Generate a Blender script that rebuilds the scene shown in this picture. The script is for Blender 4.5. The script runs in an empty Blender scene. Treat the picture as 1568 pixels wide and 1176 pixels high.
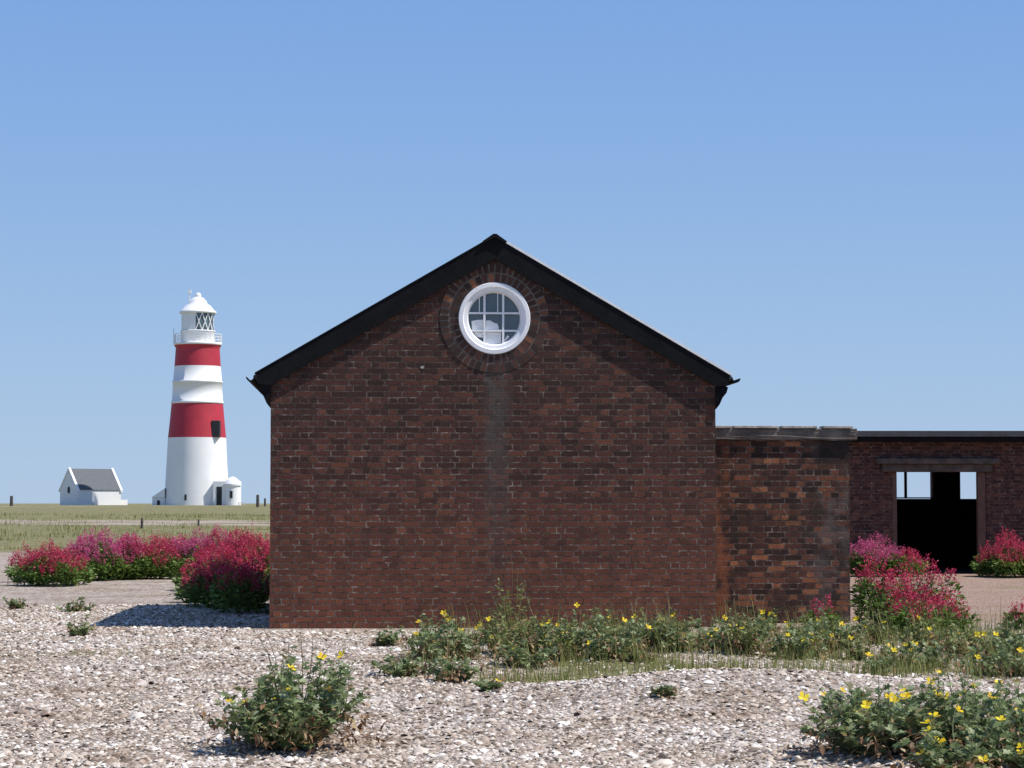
import bpy, bmesh, math, numpy as np
from mathutils import Vector, Matrix
rng = np.random.default_rng(7)
scene = bpy.context.scene
COL = scene.collection

# ------------------------------------------------------------------ helpers
def smooth(a, b, v):
    t = np.clip((np.asarray(v, float)-a)/(b-a), 0, 1); return t*t*(3-2*t)
_w = np.random.default_rng(3)
_dirs = [(_w.uniform(0, 6.28), _w.uniform(0, 6.28), _w.uniform(.6, 1.6)) for _ in range(10)]
def wob(x, y, s):
    r = 0
    for a, p, f in _dirs:
        r = r + np.sin((x*math.cos(a)+y*math.sin(a))*f/s*2.2+p)
    return r/4.0
def height(x, y):
    x = np.asarray(x, float); y = np.asarray(y, float)
    far = 1.30*smooth(60, 310, y)
    h = far + 0.10*wob(x, y, 22)*smooth(60, 200, y)*(1-0.7*smooth(250, 330, y))
    h = h + 0.25*np.exp(-((x-1.8)/1.9)**2-((y-18.4)/1.2)**2)
    h = h + 0.06*np.exp(-((x-3.6)/1.6)**2-((y-14.6)/1.3)**2)
    h = h - 0.08*np.exp(-((x-1.0)/3.0)**2-((y-21.6)/1.1)**2)
    h = h + 0.05*np.exp(-((x+3.2)/2.0)**2-((y-23.0)/1.2)**2)
    n = smooth(28, 24, y)
    m = smooth(30, 34, y)*smooth(80, 60, y)*(1-smooth(-4.6, -3.6, x)*smooth(16.5, 15.5, x)*smooth(60, 58, y))
    h = h + (0.028*wob(x, y, 1.6)+0.014*wob(y, x, .5))*n + m*.035*wob(x, y, 3.)
    return h

def mat(name):
    m = bpy.data.materials.new(name); m.use_nodes = True
    nt = m.node_tree; b = nt.nodes['Principled BSDF']
    return m, nt, b
def N(nt, t, **kw):
    n = nt.nodes.new(t)
    for k, v in kw.items(): setattr(n, k, v)
    return n
def ramp(nt, stops, interp='LINEAR'):
    r = N(nt, 'ShaderNodeValToRGB'); cr = r.color_ramp; cr.interpolation = interp
    while len(cr.elements) < len(stops): cr.elements.new(.5)
    for e, (p, c) in zip(cr.elements, stops):
        e.position = p; e.color = (*c, 1)
    return r
def noise(nt, vec, scale, detail=4, rough=.55):
    n = N(nt, 'ShaderNodeTexNoise'); n.inputs['Scale'].default_value = scale
    n.inputs['Detail'].default_value = detail; n.inputs['Roughness'].default_value = rough
    if vec: nt.links.new(vec, n.inputs['Vector'])
    return n
def mixc(nt, f, a, b, blend='MIX'):
    m = N(nt, 'ShaderNodeMix', data_type='RGBA', blend_type=blend)
    for s, v in ((m.inputs[0], f), (m.inputs[6], a), (m.inputs[7], b)):
        if isinstance(v, (int, float)): s.default_value = v
        elif isinstance(v, tuple): s.default_value = (*v, 1)
        else: nt.links.new(v, s)
    return m.outputs[2]
def math_(nt, op, a, b=0., clamp=False):
    m = N(nt, 'ShaderNodeMath', operation=op, use_clamp=clamp)
    for s, v in ((m.inputs[0], a), (m.inputs[1], b)):
        if isinstance(v, (int, float)): s.default_value = v
        else: nt.links.new(v, s)
    return m.outputs[0]
def mrange(nt, v, a, b, c=0., d=1.):
    m = N(nt, 'ShaderNodeMapRange', interpolation_type='SMOOTHSTEP')
    nt.links.new(v, m.inputs[0])
    for i, q in enumerate((a, b, c, d)): m.inputs[i+1].default_value = q
    return m.outputs[0]

def simple(name, col, rough=.7, var=.25, scale=6., bump=.15, metal=0., bscale=None, spec=.5):
    m, nt, b = mat(name)
    tc = N(nt, 'ShaderNodeTexCoord')
    n = noise(nt, tc.outputs['Object'], scale, 6, .6)
    lo = tuple(c*(1-var) for c in col); hi = tuple(min(1, c*(1+var)) for c in col)
    r = ramp(nt, [(.3, lo), (.7, hi)]); nt.links.new(n.outputs[0], r.inputs[0])
    nt.links.new(r.outputs[0], b.inputs['Base Color'])
    b.inputs['Roughness'].default_value = rough; b.inputs['Metallic'].default_value = metal
    b.inputs['Specular IOR Level'].default_value = spec
    if bump:
        bp = N(nt, 'ShaderNodeBump'); bp.inputs['Strength'].default_value = bump; bp.inputs['Distance'].default_value = .02
        n2 = noise(nt, tc.outputs['Object'], bscale or scale*5, 4)
        nt.links.new(n2.outputs[0], bp.inputs['Height']); nt.links.new(bp.outputs[0], b.inputs['Normal'])
    return m

def island(name, stops, rough=.6, trans=0., interp='LINEAR', spec=.3, patchy=False):
    m, nt, b = mat(name)
    g = N(nt, 'ShaderNodeNewGeometry')
    r = ramp(nt, stops, interp); nt.links.new(g.outputs['Random Per Island'], r.inputs[0])
    col = r.outputs[0]
    if patchy:
        tc = N(nt, 'ShaderNodeTexCoord')
        pn = noise(nt, tc.outputs['Object'], .75, 6, .65)
        pr = ramp(nt, [(.32, (.70, .60, .51)), (.45, (.93, .88, .82)), (.56, (1.03, 1.01, .99)), (.7, (1.12, 1.11, 1.10))])
        nt.links.new(pn.outputs[0], pr.inputs[0]); col = mixc(nt, 1., col, pr.outputs[0], 'MULTIPLY')
    nt.links.new(col, b.inputs['Base Color'])
    b.inputs['Roughness'].default_value = rough
    b.inputs['Specular IOR Level'].default_value = spec
    if trans:
        t = N(nt, 'ShaderNodeBsdfTranslucent'); nt.links.new(col, t.inputs[0])
        mx = N(nt, 'ShaderNodeMixShader'); mx.inputs[0].default_value = trans
        nt.links.new(b.outputs[0], mx.inputs[1]); nt.links.new(t.outputs[0], mx.inputs[2])
        nt.links.new(mx.outputs[0], nt.nodes['Material Output'].inputs[0])
    return m

def brick_mat(name, axis='X', stops=None, mortar=(.12, .09, .075), stain_x=None, red_low=True, patch=.0, off=0., dark_top=False, bigw=.5):
    m, nt, b = mat(name)
    tc = N(nt, 'ShaderNodeTexCoord'); obj = tc.outputs['Object']
    sep = N(nt, 'ShaderNodeSeparateXYZ'); nt.links.new(obj, sep.inputs[0])
    dn = noise(nt, obj, 9, 2); dn2 = noise(nt, obj, 26, 2)
    wz = math_(nt, 'MULTIPLY', math_(nt, 'SUBTRACT', dn.outputs[0], .5), .016)
    wx = math_(nt, 'MULTIPLY', math_(nt, 'SUBTRACT', dn2.outputs[0], .5), .02)
    cx = math_(nt, 'ADD', math_(nt, 'ADD', sep.outputs[0 if axis == 'X' else 1], 50+off), wx)
    cz = math_(nt, 'ADD', math_(nt, 'ADD', sep.outputs[2], 7.5), wz)
    cmb = N(nt, 'ShaderNodeCombineXYZ'); nt.links.new(cx, cmb.inputs[0]); nt.links.new(cz, cmb.inputs[1])
    bt = N(nt, 'ShaderNodeTexBrick'); nt.links.new(cmb.outputs[0], bt.inputs['Vector'])
    bt.offset = .5; bt.squash = .5; bt.squash_frequency = 2
    for k, v in (('Scale', 1.), ('Mortar Size', .0082), ('Mortar Smooth', .22), ('Bias', 0.), ('Brick Width', .225), ('Row Height', .075)):
        bt.inputs[k].default_value = v
    bt.inputs['Color1'].default_value = (0, 0, 0, 1); bt.inputs['Color2'].default_value = (1, 1, 1, 1)
    bt.inputs['Mortar'].default_value = (.4, .4, .4, 1)
    big = noise(nt, obj, .9, 6, .68)
    v = math_(nt, 'ADD', math_(nt, 'MULTIPLY', bt.outputs['Color'], .86), math_(nt, 'MULTIPLY', math_(nt, 'SUBTRACT', big.outputs[0], .40), bigw), True)
    stops = stops or [(0, (.045, .024, .019)), (.3, (.075, .034, .026)), (.65, (.110, .044, .032)), (.88, (.155, .060, .038)), (.96, (.22, .085, .048)), (1, (.42, .18, .09))]
    r = ramp(nt, stops); nt.links.new(v, r.inputs[0]); c = r.outputs[0]
    fine = noise(nt, obj, 45, 4, .7)
    fr = ramp(nt, [(.3, (.5, .5, .5)), (.7, (1.4, 1.4, 1.4))]); nt.links.new(fine.outputs[0], fr.inputs[0])
    c = mixc(nt, 1., c, fr.outputs[0], 'MULTIPLY')
    if red_low:
        low = mrange(nt, sep.outputs[2], 2.4, .3)
        lo2 = math_(nt, 'MULTIPLY', low, mrange(nt, noise(nt, obj, 1.7, 4).outputs[0], .3, .6, .35, 1.))
        c = mixc(nt, math_(nt, 'MULTIPLY', lo2, .5), c, (.25, .085, .048))
    pn = noise(nt, obj, 7, 6, .8)
    pm = ramp(nt, [(.42, tuple(q*.4 for q in mortar)), (.53, mortar), (.65, (.36, .30, .25))]); nt.links.new(pn.outputs[0], pm.inputs[0])
    c = mixc(nt, bt.outputs['Fac'], c, pm.outputs[0])
    if dark_top:  # blends towards dark brown with height, broken up by noise
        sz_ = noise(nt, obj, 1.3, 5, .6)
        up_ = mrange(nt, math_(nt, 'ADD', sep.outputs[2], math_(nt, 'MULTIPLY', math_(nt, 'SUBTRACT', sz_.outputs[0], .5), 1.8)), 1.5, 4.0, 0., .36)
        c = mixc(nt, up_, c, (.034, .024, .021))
    if stain_x is not None:
        dx = math_(nt, 'ABSOLUTE', math_(nt, 'SUBTRACT', math_(nt, 'ADD', sep.outputs[0], math_(nt, 'MULTIPLY', math_(nt, 'SUBTRACT', noise(nt, obj, 3.5, 5, .7).outputs[0], .5), .4)), stain_x))
        s = mrange(nt, dx, .24, .05)
        s = math_(nt, 'MULTIPLY', s, mrange(nt, sep.outputs[2], .2, 3.2, .15, .8))
        s = math_(nt, 'MULTIPLY', s, mrange(nt, sep.outputs[2], 3.7, 3.2, 0., 1.))
        s = math_(nt, 'MULTIPLY', s, mrange(nt, noise(nt, obj, 9, 5, .7).outputs[0], .36, .60, .25, 1.))
        c = mixc(nt, s, c, (.092, .082, .073))
    if patch:
        pz = noise(nt, obj, 2.3, 6, .65)
        px = mrange(nt, sep.outputs[0], patch-.35, patch, 0., 1.)
        s = math_(nt, 'MULTIPLY', mrange(nt, pz.outputs[0], .47, .58), px)
        c = mixc(nt, math_(nt, 'MULTIPLY', s, .5), c, (.13, .115, .105))
        tar = noise(nt, obj, 1.9, 6, .65)
        c = mixc(nt, math_(nt, 'MULTIPLY', mrange(nt, tar.outputs[0], .5, .6), .55), c, (.03, .023, .02))
        e1 = mrange(nt, math_(nt, 'ADD', sep.outputs[0], math_(nt, 'MULTIPLY', math_(nt, 'SUBTRACT', dn.outputs[0], .5), .3)), .28, .18)
        e1 = math_(nt, 'MULTIPLY', e1, mrange(nt, noise(nt, obj, 3.2, 4).outputs[0], .40, .55, .0, .55))
        c = mixc(nt, e1, c, (.30, .105, .05))
        e2 = math_(nt, 'MULTIPLY', mrange(nt, sep.outputs[0], 1.38, 1.5), mrange(nt, math_(nt, 'ADD', sep.outputs[2], math_(nt, 'MULTIPLY', big.outputs[0], .4)), 2.2, 2.35))
        c = mixc(nt, math_(nt, 'MULTIPLY', e2, .85), c, (.022, .018, .016))
    nt.links.new(c, b.inputs['Base Color']); b.inputs['Roughness'].default_value = .85
    b.inputs['Specular IOR Level'].default_value = .2
    hgt = math_(nt, 'ADD', math_(nt, 'MULTIPLY', math_(nt, 'SUBTRACT', 1., bt.outputs['Fac']), 1.), math_(nt, 'ADD', math_(nt, 'MULTIPLY', fine.outputs[0], .7), math_(nt, 'MULTIPLY', bt.outputs['Color'], .5)))
    bp = N(nt, 'ShaderNodeBump'); bp.inputs['Strength'].default_value = .7; bp.inputs['Distance'].default_value = .011
    nt.links.new(hgt, bp.inputs['Height']); nt.links.new(bp.outputs[0], b.inputs['Normal'])
    return m

def empty(name, loc=(0, 0, 0), rz=0.):
    e = bpy.data.objects.new(name, None); e.location = loc; e.rotation_euler = (0, 0, rz)
    e.empty_display_size = .3; COL.objects.link(e); return e
def link(name, me, mats, parent=None, loc=None, smoothf=False):
    o = bpy.data.objects.new(name, me); COL.objects.link(o)
    for m_ in (mats if isinstance(mats, (list, tuple)) else [mats]): me.materials.append(m_)
    if parent: o.parent = parent
    if loc: o.location = loc
    if smoothf:
        for p in me.polygons: p.use_smooth = True
    return o
def bm_obj(name, bm, mats, parent=None, loc=None, smoothf=False):
    me = bpy.data.meshes.new(name); bmesh.ops.recalc_face_normals(bm, faces=bm.faces); bm.to_mesh(me); bm.free()
    return link(name, me, mats, parent, loc, smoothf)
def box(bm, x0, x1, y0, y1, z0, z1, bev=0.):
    r = bmesh.ops.create_cube(bm, size=1.)
    vs = r['verts']
    for v in vs:
        v.co = Vector(((x0+x1)/2+v.co.x*(x1-x0), (y0+y1)/2+v.co.y*(y1-y0), (z0+z1)/2+v.co.z*(z1-z0)))
    if bev:
        es = list({e for v in vs for e in v.link_edges})
        bmesh.ops.bevel(bm, geom=es, offset=bev, segments=1, affect='EDGES')
def plate(name, outer, holes, y0, th, mats, parent, axis='X', xoff=0.):
    """vertical wall from an outline in (u,z); thickness goes +y (axis X) or +x (axis Y)"""
    bm = bmesh.new(); es = []
    for loop in [outer]+holes:
        vs = [bm.verts.new((u, 0, z)) for u, z in loop]
        for i in range(len(vs)): es.append(bm.edges.new((vs[i], vs[(i+1) % len(vs)])))
    bmesh.ops.triangle_fill(bm, use_beauty=True, use_dissolve=False, edges=es)
    r = bmesh.ops.extrude_face_region(bm, geom=list(bm.faces))
    for v in [g for g in r['geom'] if isinstance(g, bmesh.types.BMVert)]: v.co.y += th
    for v in bm.verts:
        if axis == 'X': v.co.y += y0
        else: v.co = Vector((v.co.y+xoff, v.co.x, v.co.z))
    return bm_obj(name, bm, mats, parent)
def lathe(bm, prof, seg=32, cx=0, cy=0, mi=0):
    rings = []
    for r, z in prof:
        rings.append([bm.verts.new((cx+r*math.cos(2*math.pi*i/seg), cy+r*math.sin(2*math.pi*i/seg), z)) for i in range(seg)])
    for a, b_ in zip(rings, rings[1:]):
        for i in range(seg):
            f = bm.faces.new((a[i], a[(i+1) % seg], b_[(i+1) % seg], b_[i])); f.material_index = mi
    return rings

def fast_mesh(name, V, groups, mats, parent=None, smoothf=False):
    me = bpy.data.meshes.new(name)
    me.vertices.add(len(V)); me.vertices.foreach_set('co', np.asarray(V, np.float32).ravel())
    li, ls, lt, mi = [], [], [], []; s = 0
    for F, k in groups:
        F = np.asarray(F); n, c = F.shape
        li.append(F.ravel()); ls.append(s+np.arange(n)*c); lt.append(np.full(n, c)); s += n*c
        mi.append(np.full(n, k))
    li = np.concatenate(li); me.loops.add(len(li)); me.loops.foreach_set('vertex_index', li.astype(np.int32))
    ls = np.concatenate(ls); me.polygons.add(len(ls))
    me.polygons.foreach_set('loop_start', ls.astype(np.int32))
    me.polygons.foreach_set('loop_total', np.concatenate(lt).astype(np.int32))
    me.polygons.foreach_set('material_index', np.concatenate(mi).astype(np.int32))
    me.update(calc_edges=True)
    return link(name, me, mats, parent, None, smoothf)

class MB:
    def __init__(s): s.V = []; s.G = []; s.n = 0
    def add(s, tv, tf, M, L, mi): s.add2(tv, [tf], M, L, mi)
    def add2(s, tv, groups, M, L, mi):
        """instance template tv (k,3) by matrices M at L; face groups share vertices so a leaf stays one island"""
        tv = np.asarray(tv, float); n = len(L)
        if n == 0: return
        P = np.einsum('nij,kj->nki', M, tv)+np.asarray(L)[:, None, :]
        for tf in groups:
            tf = np.asarray(tf)
            F = (tf[None]+(np.arange(n)*len(tv))[:, None, None]).reshape(-1, tf.shape[1])+s.n
            s.G.append((F, mi))
        s.V.append(P.reshape(-1, 3)); s.n += n*len(tv)
    def raw(s, P, F, mi):
        s.V.append(P); s.G.append((np.asarray(F)+s.n, mi)); s.n += len(P)
    def build(s, name, mats): return fast_mesh(name, np.concatenate(s.V), s.G, mats)
def norm(a): return a/np.maximum(np.linalg.norm(a, axis=-1, keepdims=True), 1e-9)
def frames(d, up, size):
    d = norm(d); x = norm(np.cross(d, up)); z = np.cross(x, d)
    M = np.stack([x, d, z], axis=-1)
    return M*np.asarray(size)[:, None, None]
LEAF = ([(0, 0, 0), (-.24, .45, .07), (0, 1, -.08), (.24, .45, .07), (0, .5, 0)], [(0, 4, 2, 1), (0, 3, 2, 4)])
LOBE = ([(0, 0, 0), (-.15, .3, .04), (-.42, .40, .10), (-.20, .52, .03), (-.40, .72, .05), (-.15, .78, 0), (0, 1.0, -.12),
         (.15, .78, 0), (.40, .72, .05), (.20, .52, .03), (.42, .40, .10), (.15, .3, .04), (0, .35, -.02), (0, .6, -.02), (0, .78, -.04)],
        [(0, 12, 1, 1), (1, 12, 3, 2), (12, 13, 3, 3), (3, 13, 5, 4), (13, 14, 5, 5), (5, 14, 6, 6), (0, 11, 12, 12), (11, 10, 9, 12), (12, 9, 13, 13), (9, 8, 7, 13), (13, 7, 14, 14), (7, 6, 14, 14)])
def clean(T):
    v, f = T; q = [x for x in f if len(set(x)) == 4]; t = [tuple(dict.fromkeys(x)) for x in f if len(set(x)) == 3]
    return v, q, t
LV, LQ, LT = clean(LOBE)
def petals():
    v = []; f = []
    for k in range(4):
        a = k*math.pi/2
        for (r, t, z) in ((0, 0, 0), (.62, -.62, .22), (1., -.3, .42), (1., .3, .42), (.62, .62, .22)):
            v.append((r*math.cos(a+t), r*math.sin(a+t), z+(.03*k)))
        o = k*5; f += [(o, o+1, o+2, o+3), ]
        f += [(o, o+3, o+4, o+4)]
    return v, f
PV, PF = petals(); PQ = [x for x in PF if len(set(x)) == 4]; PT = [x[:3] for x in PF if len(set(x)) == 3]

def stems(mb, base, tip, bend, w, mi, seg=5):
    """ribbon stems, two crossed ribbons"""
    n = len(base); t = np.linspace(0, 1, seg+1)
    pts = base[:, None]*(1-t)[None, :, None]+tip[:, None]*t[None, :, None]+bend[:, None]*(np.sin(t*math.pi)*1.)[None, :, None]
    for ax in ((1, 0, 0), (0, 1, 0)):
        side = np.array(ax)*1.0
        ww = (w[:, None]*(1-.6*t)[None])[..., None]*side
        P = np.stack([pts-ww, pts+ww], axis=2).reshape(n*(seg+1)*2, 3)
        f = []
        for s in range(seg): f.append((s*2, s*2+1, s*2+3, s*2+2))
        F = (np.array(f)[None]+(np.arange(n)*(seg+1)*2)[:, None, None]).reshape(-1, 4)
        mb.raw(P, F, mi)
    return pts

# ------------------------------------------------------------------ materials
M_leafP = island('poppy_leaf', [(0, (.10, .14, .055)), (.35, (.19, .25, .10)), (.7, (.28, .35, .165)), (.92, (.38, .43, .25)), (1, (.42, .26, .09))], .5, .33)
M_leafG = island('weed_leaf', [(0, (.10, .13, .04)), (.35, (.18, .22, .07)), (.7, (.26, .30, .11)), (.86, (.34, .34, .16)), (1, (.38, .25, .12))], .6, .33)
M_stemP = island('poppy_stem', [(0, (.15, .18, .08)), (1, (.30, .29, .16))], .6)
M_dry = island('dry_stem', [(0, (.13, .065, .03)), (.5, (.28, .16, .09)), (1, (.42, .32, .19))], .8)
M_yel = island('poppy_petal', [(0, (.85, .55, .01)), (1, (.95, .75, .03))], .6, .25)
M_leafV = island('valerian_leaf', [(0, (.05, .09, .02)), (.5, (.13, .22, .045)), (1, (.25, .36, .09))], .5, .3)
M_red = island('valerian_flower', [(0, (.32, .012, .035)), (.45, (.53, .028, .085)), (.8, (.68, .06, .15)), (1, (.78, .20, .31))], .7, .3)
M_pink = island('valerian_flower_pink', [(0, (.48, .045, .16)), (.6, (.64, .10, .26)), (1, (.78, .28, .42))], .7, .3)
M_grass = island('grass_blade', [(0, (.11, .14, .035)), (.4, (.22, .25, .06)), (.75, (.36, .35, .12)), (1, (.52, .43, .23))], .7, .3)
M_straw = island('dry_grass_blade', [(0, (.20, .16, .07)), (.5, (.36, .28, .14)), (1, (.52, .42, .24))], .8, .25)
M_black = simple('black_painted_timber', (.007, .007, .008), .8, .4, 5, .2, spec=.15)
M_slate = simple('roof_slate', (.055, .055, .06), .6, .3, 8, .3)
M_edge = simple('roof_edge_sunlit', (.85, .85, .84), .5, .1, 8, .1)  # near-white base colour paints the sunlit edge of the roof
M_white = simple('white_paint', (.86, .865, .87), .5, .06, 9, .08)
M_conc = simple('weathered_concrete', (.42, .39, .35), .9, .4, 7, .5)
M_conc2 = simple('dark_coping', (.16, .13, .11), .9, .55, 5, .5)
M_lint = simple('dark_lintel', (.09, .068, .056), .9, .5, 5, .5)
M_wood = simple('brown_timber', (.13, .065, .045), .8, .3, 7, .3)
M_dark = simple('dark_interior', (.012, .011, .011), .95, .3, 3, .1)  # near-black base colour for inner surfaces
M_post = simple('weathered_post', (.09, .08, .07), .9, .3, 5, .2)
M_lwhite = simple('lighthouse_white', (.88, .88, .87), .6, .04, .35, .0)
M_lred = simple('lighthouse_red', (.46, .028, .05), .6, .14, .4, .0)
M_ldark = simple('lighthouse_opening', (.02, .02, .025), .6, .2, 2, .0)
M_lglass = simple('lantern_glass', (.10, .15, .17), .15, .3, 2, .0)
M_chalk = simple('cottage_render', (.86, .86, .85), .7, .04, .8, .0)
M_groof = simple('grey_slate_roof', (.10, .11, .125), .7, .15, 3, .1)
gm, nt, b = mat('window_glass')
b.inputs['Base Color'].default_value = (.07, .095, .11, 1); b.inputs['Roughness'].default_value = .06
n_ = noise(nt, N(nt, 'ShaderNodeTexCoord').outputs['Object'], 3, 2)
bp = N(nt, 'ShaderNodeBump'); bp.inputs['Strength'].default_value = .15; nt.links.new(n_.outputs[0], bp.inputs['Height']); nt.links.new(bp.outputs[0], b.inputs['Normal'])
b.inputs['Specular IOR Level'].default_value = .9
M_glass = gm

# ------------------------------------------------------------------ ground
def growing(a, b, s, f):
    out = [a]
    while out[-1] < b: out.append(out[-1]+s); s *= f
    return out
xs = growing(8, 2600, .09, 1.045); xs = sorted([-v for v in xs])+list(np.arange(-7.92, 7.95, .085))+xs
ys = [-60, -40, -25, -15, -8, -3, 1, 4, 6, 8, 9.5]+list(np.arange(10.5, 32, .085))+growing(32.1, 3500, .10, 1.02)
xs = np.array(xs); ys = np.array(ys)
X, Y = np.meshgrid(xs, ys)
Z = height(X, Y)
nx, ny = len(xs), len(ys)
idx = np.arange(nx*ny).reshape(ny, nx)
F = np.stack([idx[:-1, :-1], idx[:-1, 1:], idx[1:, 1:], idx[1:, :-1]], -1).reshape(-1, 4)
def veg(x, y):
    v = smooth(62, 100, y+9*wob(x, y, 14)+4*wob(x*.3, y, 6))*(1-.65*smooth(.3, .75, wob(x*.12, y, 9)))
    near = smooth(19.4, 21.2, y+.7*wob(x, y, 1.5))*smooth(28.6, 27.4, y)*smooth(-1.9, .0, x+.5*wob(y, x, 1.2))
    near = near*(.4+.6*smooth(-.5, .5, wob(x, y, .9)))
    right = smooth(4.2, 5.5, x)*smooth(18, 21, y)*smooth(36, 30, y)*smooth(-.2, .6, wob(x, y, 1.3))*.5
    strip = .6*smooth(.1, .7, wob(x*.25, y, 1.1))*smooth(20.5, 22, y)*smooth(29, 26, y)*smooth(.5, -1, x)
    mid = .5*smooth(.3, .9, wob(x*.5, y, 2.5))*smooth(30, 36, y)
    return np.clip(v+near*.85+right+strip+mid, 0, 1)
M_ground, nt, b = mat('shingle_and_grass')
tc = N(nt, 'ShaderNodeTexCoord'); obj = tc.outputs['Object']
at = N(nt, 'ShaderNodeAttribute', attribute_name='veg')
vo = N(nt, 'ShaderNodeTexVoronoi'); vo.inputs['Scale'].default_value = 34; nt.links.new(obj, vo.inputs['Vector'])
vo2 = N(nt, 'ShaderNodeTexVoronoi'); vo2.inputs['Scale'].default_value = 15; nt.links.new(obj, vo2.inputs['Vector'])
sp = N(nt, 'ShaderNodeSeparateColor'); nt.links.new(vo.outputs['Color'], sp.inputs[0])
sp2 = N(nt, 'ShaderNodeSeparateColor'); nt.links.new(vo2.outputs['Color'], sp2.inputs[0])
st = [(0, (.12, .095, .08)), (.15, (.27, .215, .175)), (.4, (.45, .38, .325)), (.7, (.58, .51, .45)), (.9, (.70, .65, .59)), (1, (.85, .81, .76))]
r1 = ramp(nt, st); nt.links.new(sp.outputs[0], r1.inputs[0])
r2 = ramp(nt, st); nt.links.new(sp2.outputs[0], r2.inputs[0])
g = mixc(nt, .45, r1.outputs[0], r2.outputs[0])
mo = noise(nt, obj, 5.5, 8, .8)
rm = ramp(nt, [(.36, (.46, .42, .38)), (.48, (.92, .90, .88)), (.6, (1.10, 1.09, 1.08)), (.72, (1.35, 1.34, 1.33))]); nt.links.new(mo.outputs[0], rm.inputs[0])
g = mixc(nt, .9, g, rm.outputs[0], 'MULTIPLY')
big = noise(nt, obj, .75, 6, .65)
rb = ramp(nt, [(.32, (.70, .60, .51)), (.45, (.93, .88, .82)), (.56, (1.03, 1.01, .99)), (.7, (1.12, 1.11, 1.10))]); nt.links.new(big.outputs[0], rb.inputs[0])
g = mixc(nt, 1., g, rb.outputs[0], 'MULTIPLY')
sepg = N(nt, 'ShaderNodeSeparateXYZ'); nt.links.new(obj, sepg.inputs[0])
pk = math_(nt, 'MULTIPLY', mrange(nt, sepg.outputs[0], 3.2, 5.), math_(nt, 'MULTIPLY', mrange(nt, sepg.outputs[1], 26, 32), mrange(nt, noise(nt, obj, .9, 5, .7).outputs[0], .3, .55, .6, 1.)))
g = mixc(nt, math_(nt, 'MULTIPLY', pk, .82), g, mixc(nt, mo.outputs[0], (.22, .12, .08), (.54, .37, .28)))
gn = noise(nt, obj, 1.3, 8, .75)
gr = ramp(nt, [(.3, (.10, .11, .04)), (.5, (.21, .20, .075)), (.7, (.37, .31, .17))]); nt.links.new(gn.outputs[0], gr.inputs[0])
fn = noise(nt, obj, 11, 5, .7)
fac = mrange(nt, math_(nt, 'ADD', at.outputs['Fac'], math_(nt, 'MULTIPLY', math_(nt, 'SUBTRACT', fn.outputs[0], .5), .9)), .35, .75)
fac = math_(nt, 'MULTIPLY', fac, .88)
c = mixc(nt, fac, g, gr.outputs[0])
nt.links.new(c, b.inputs['Base Color']); b.inputs['Roughness'].default_value = .85; b.inputs['Specular IOR Level'].default_value = .2
bp = N(nt, 'ShaderNodeBump'); bp.inputs['Strength'].default_value = .95; bp.inputs['Distance'].default_value = .035
hh = math_(nt, 'ADD', math_(nt, 'SUBTRACT', 1., math_(nt, 'ADD', math_(nt, 'MULTIPLY', vo.outputs['Distance'], .7), math_(nt, 'MULTIPLY', vo2.outputs['Distance'], .9))), math_(nt, 'MULTIPLY', mo.outputs[0], 1.2))
nt.links.new(hh, bp.inputs['Height']); nt.links.new(bp.outputs[0], b.inputs['Normal'])
ground = fast_mesh('ground', np.stack([X, Y, Z], -1).reshape(-1, 3), [(F, 0)], [M_ground], None, True)
a = ground.data.attributes.new('veg', 'FLOAT', 'POINT'); a.data.foreach_set('value', veg(X, Y).ravel().astype(np.float32))

# pebbles (one mesh)
n = 90000
yy = 11.8+(rng.random(n)**1.4)*24; xx = (rng.random(n)*2-1)*(yy*.235)
s = rng.gamma(2.0, .0040, n)+.0050+.00028*(yy-12)
keep = ~((xx > -3.3) & (xx < 4.8) & (yy > 28.4)) & ~((veg(xx, yy) > .5) & (rng.random(n) < .6)) & ~((xx > 3.4) & (yy > 27+rng.random(n)*3))
xx, yy, s = xx[keep], yy[keep], s[keep]; n = len(xx)
octv = np.array([(1, 0, 0), (.45, .8, .1), (-.6, .75, 0), (-1, -.1, .1), (-.4, -.85, 0), (.6, -.8, .05), (.3, .3, .75), (-.45, .1, .8), (.1, -.4, .7)], float)
octf = [(6, 7, 8), (0, 1, 6), (1, 2, 6), (2, 7, 6), (2, 3, 7), (3, 4, 7), (4, 8, 7), (4, 5, 8), (5, 0, 8), (0, 6, 8)]
az = rng.uniform(0, 6.28, n); ca, sa = np.cos(az), np.sin(az)
sx, sy, sz = s*rng.uniform(.8, 1.6, n), s*rng.uniform(.7, 1.1, n), s*rng.uniform(.5, .95, n)
M = np.zeros((n, 3, 3)); M[:, 0, 0] = ca*sx; M[:, 1, 0] = sa*sx; M[:, 0, 1] = -sa*sy; M[:, 1, 1] = ca*sy; M[:, 2, 2] = sz
M[:, 2, 0] = rng.normal(0, .25, n)*sx
mb = MB(); mb.add(octv, octf, M, np.stack([xx, yy, height(xx, yy)+sz*.05], -1), 0)
M_peb = island('pebble', [(0, (.07, .06, .05)), (.14, (.20, .155, .12)), (.3, (.40, .32, .26)), (.55, (.52, .455, .40)), (.8, (.64, .59, .54)), (.94, (.78, .75, .70)), (1, (.92, .90, .87))], .7, patchy=True)
mb.build('shingle_pebbles', [M_peb])

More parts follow.
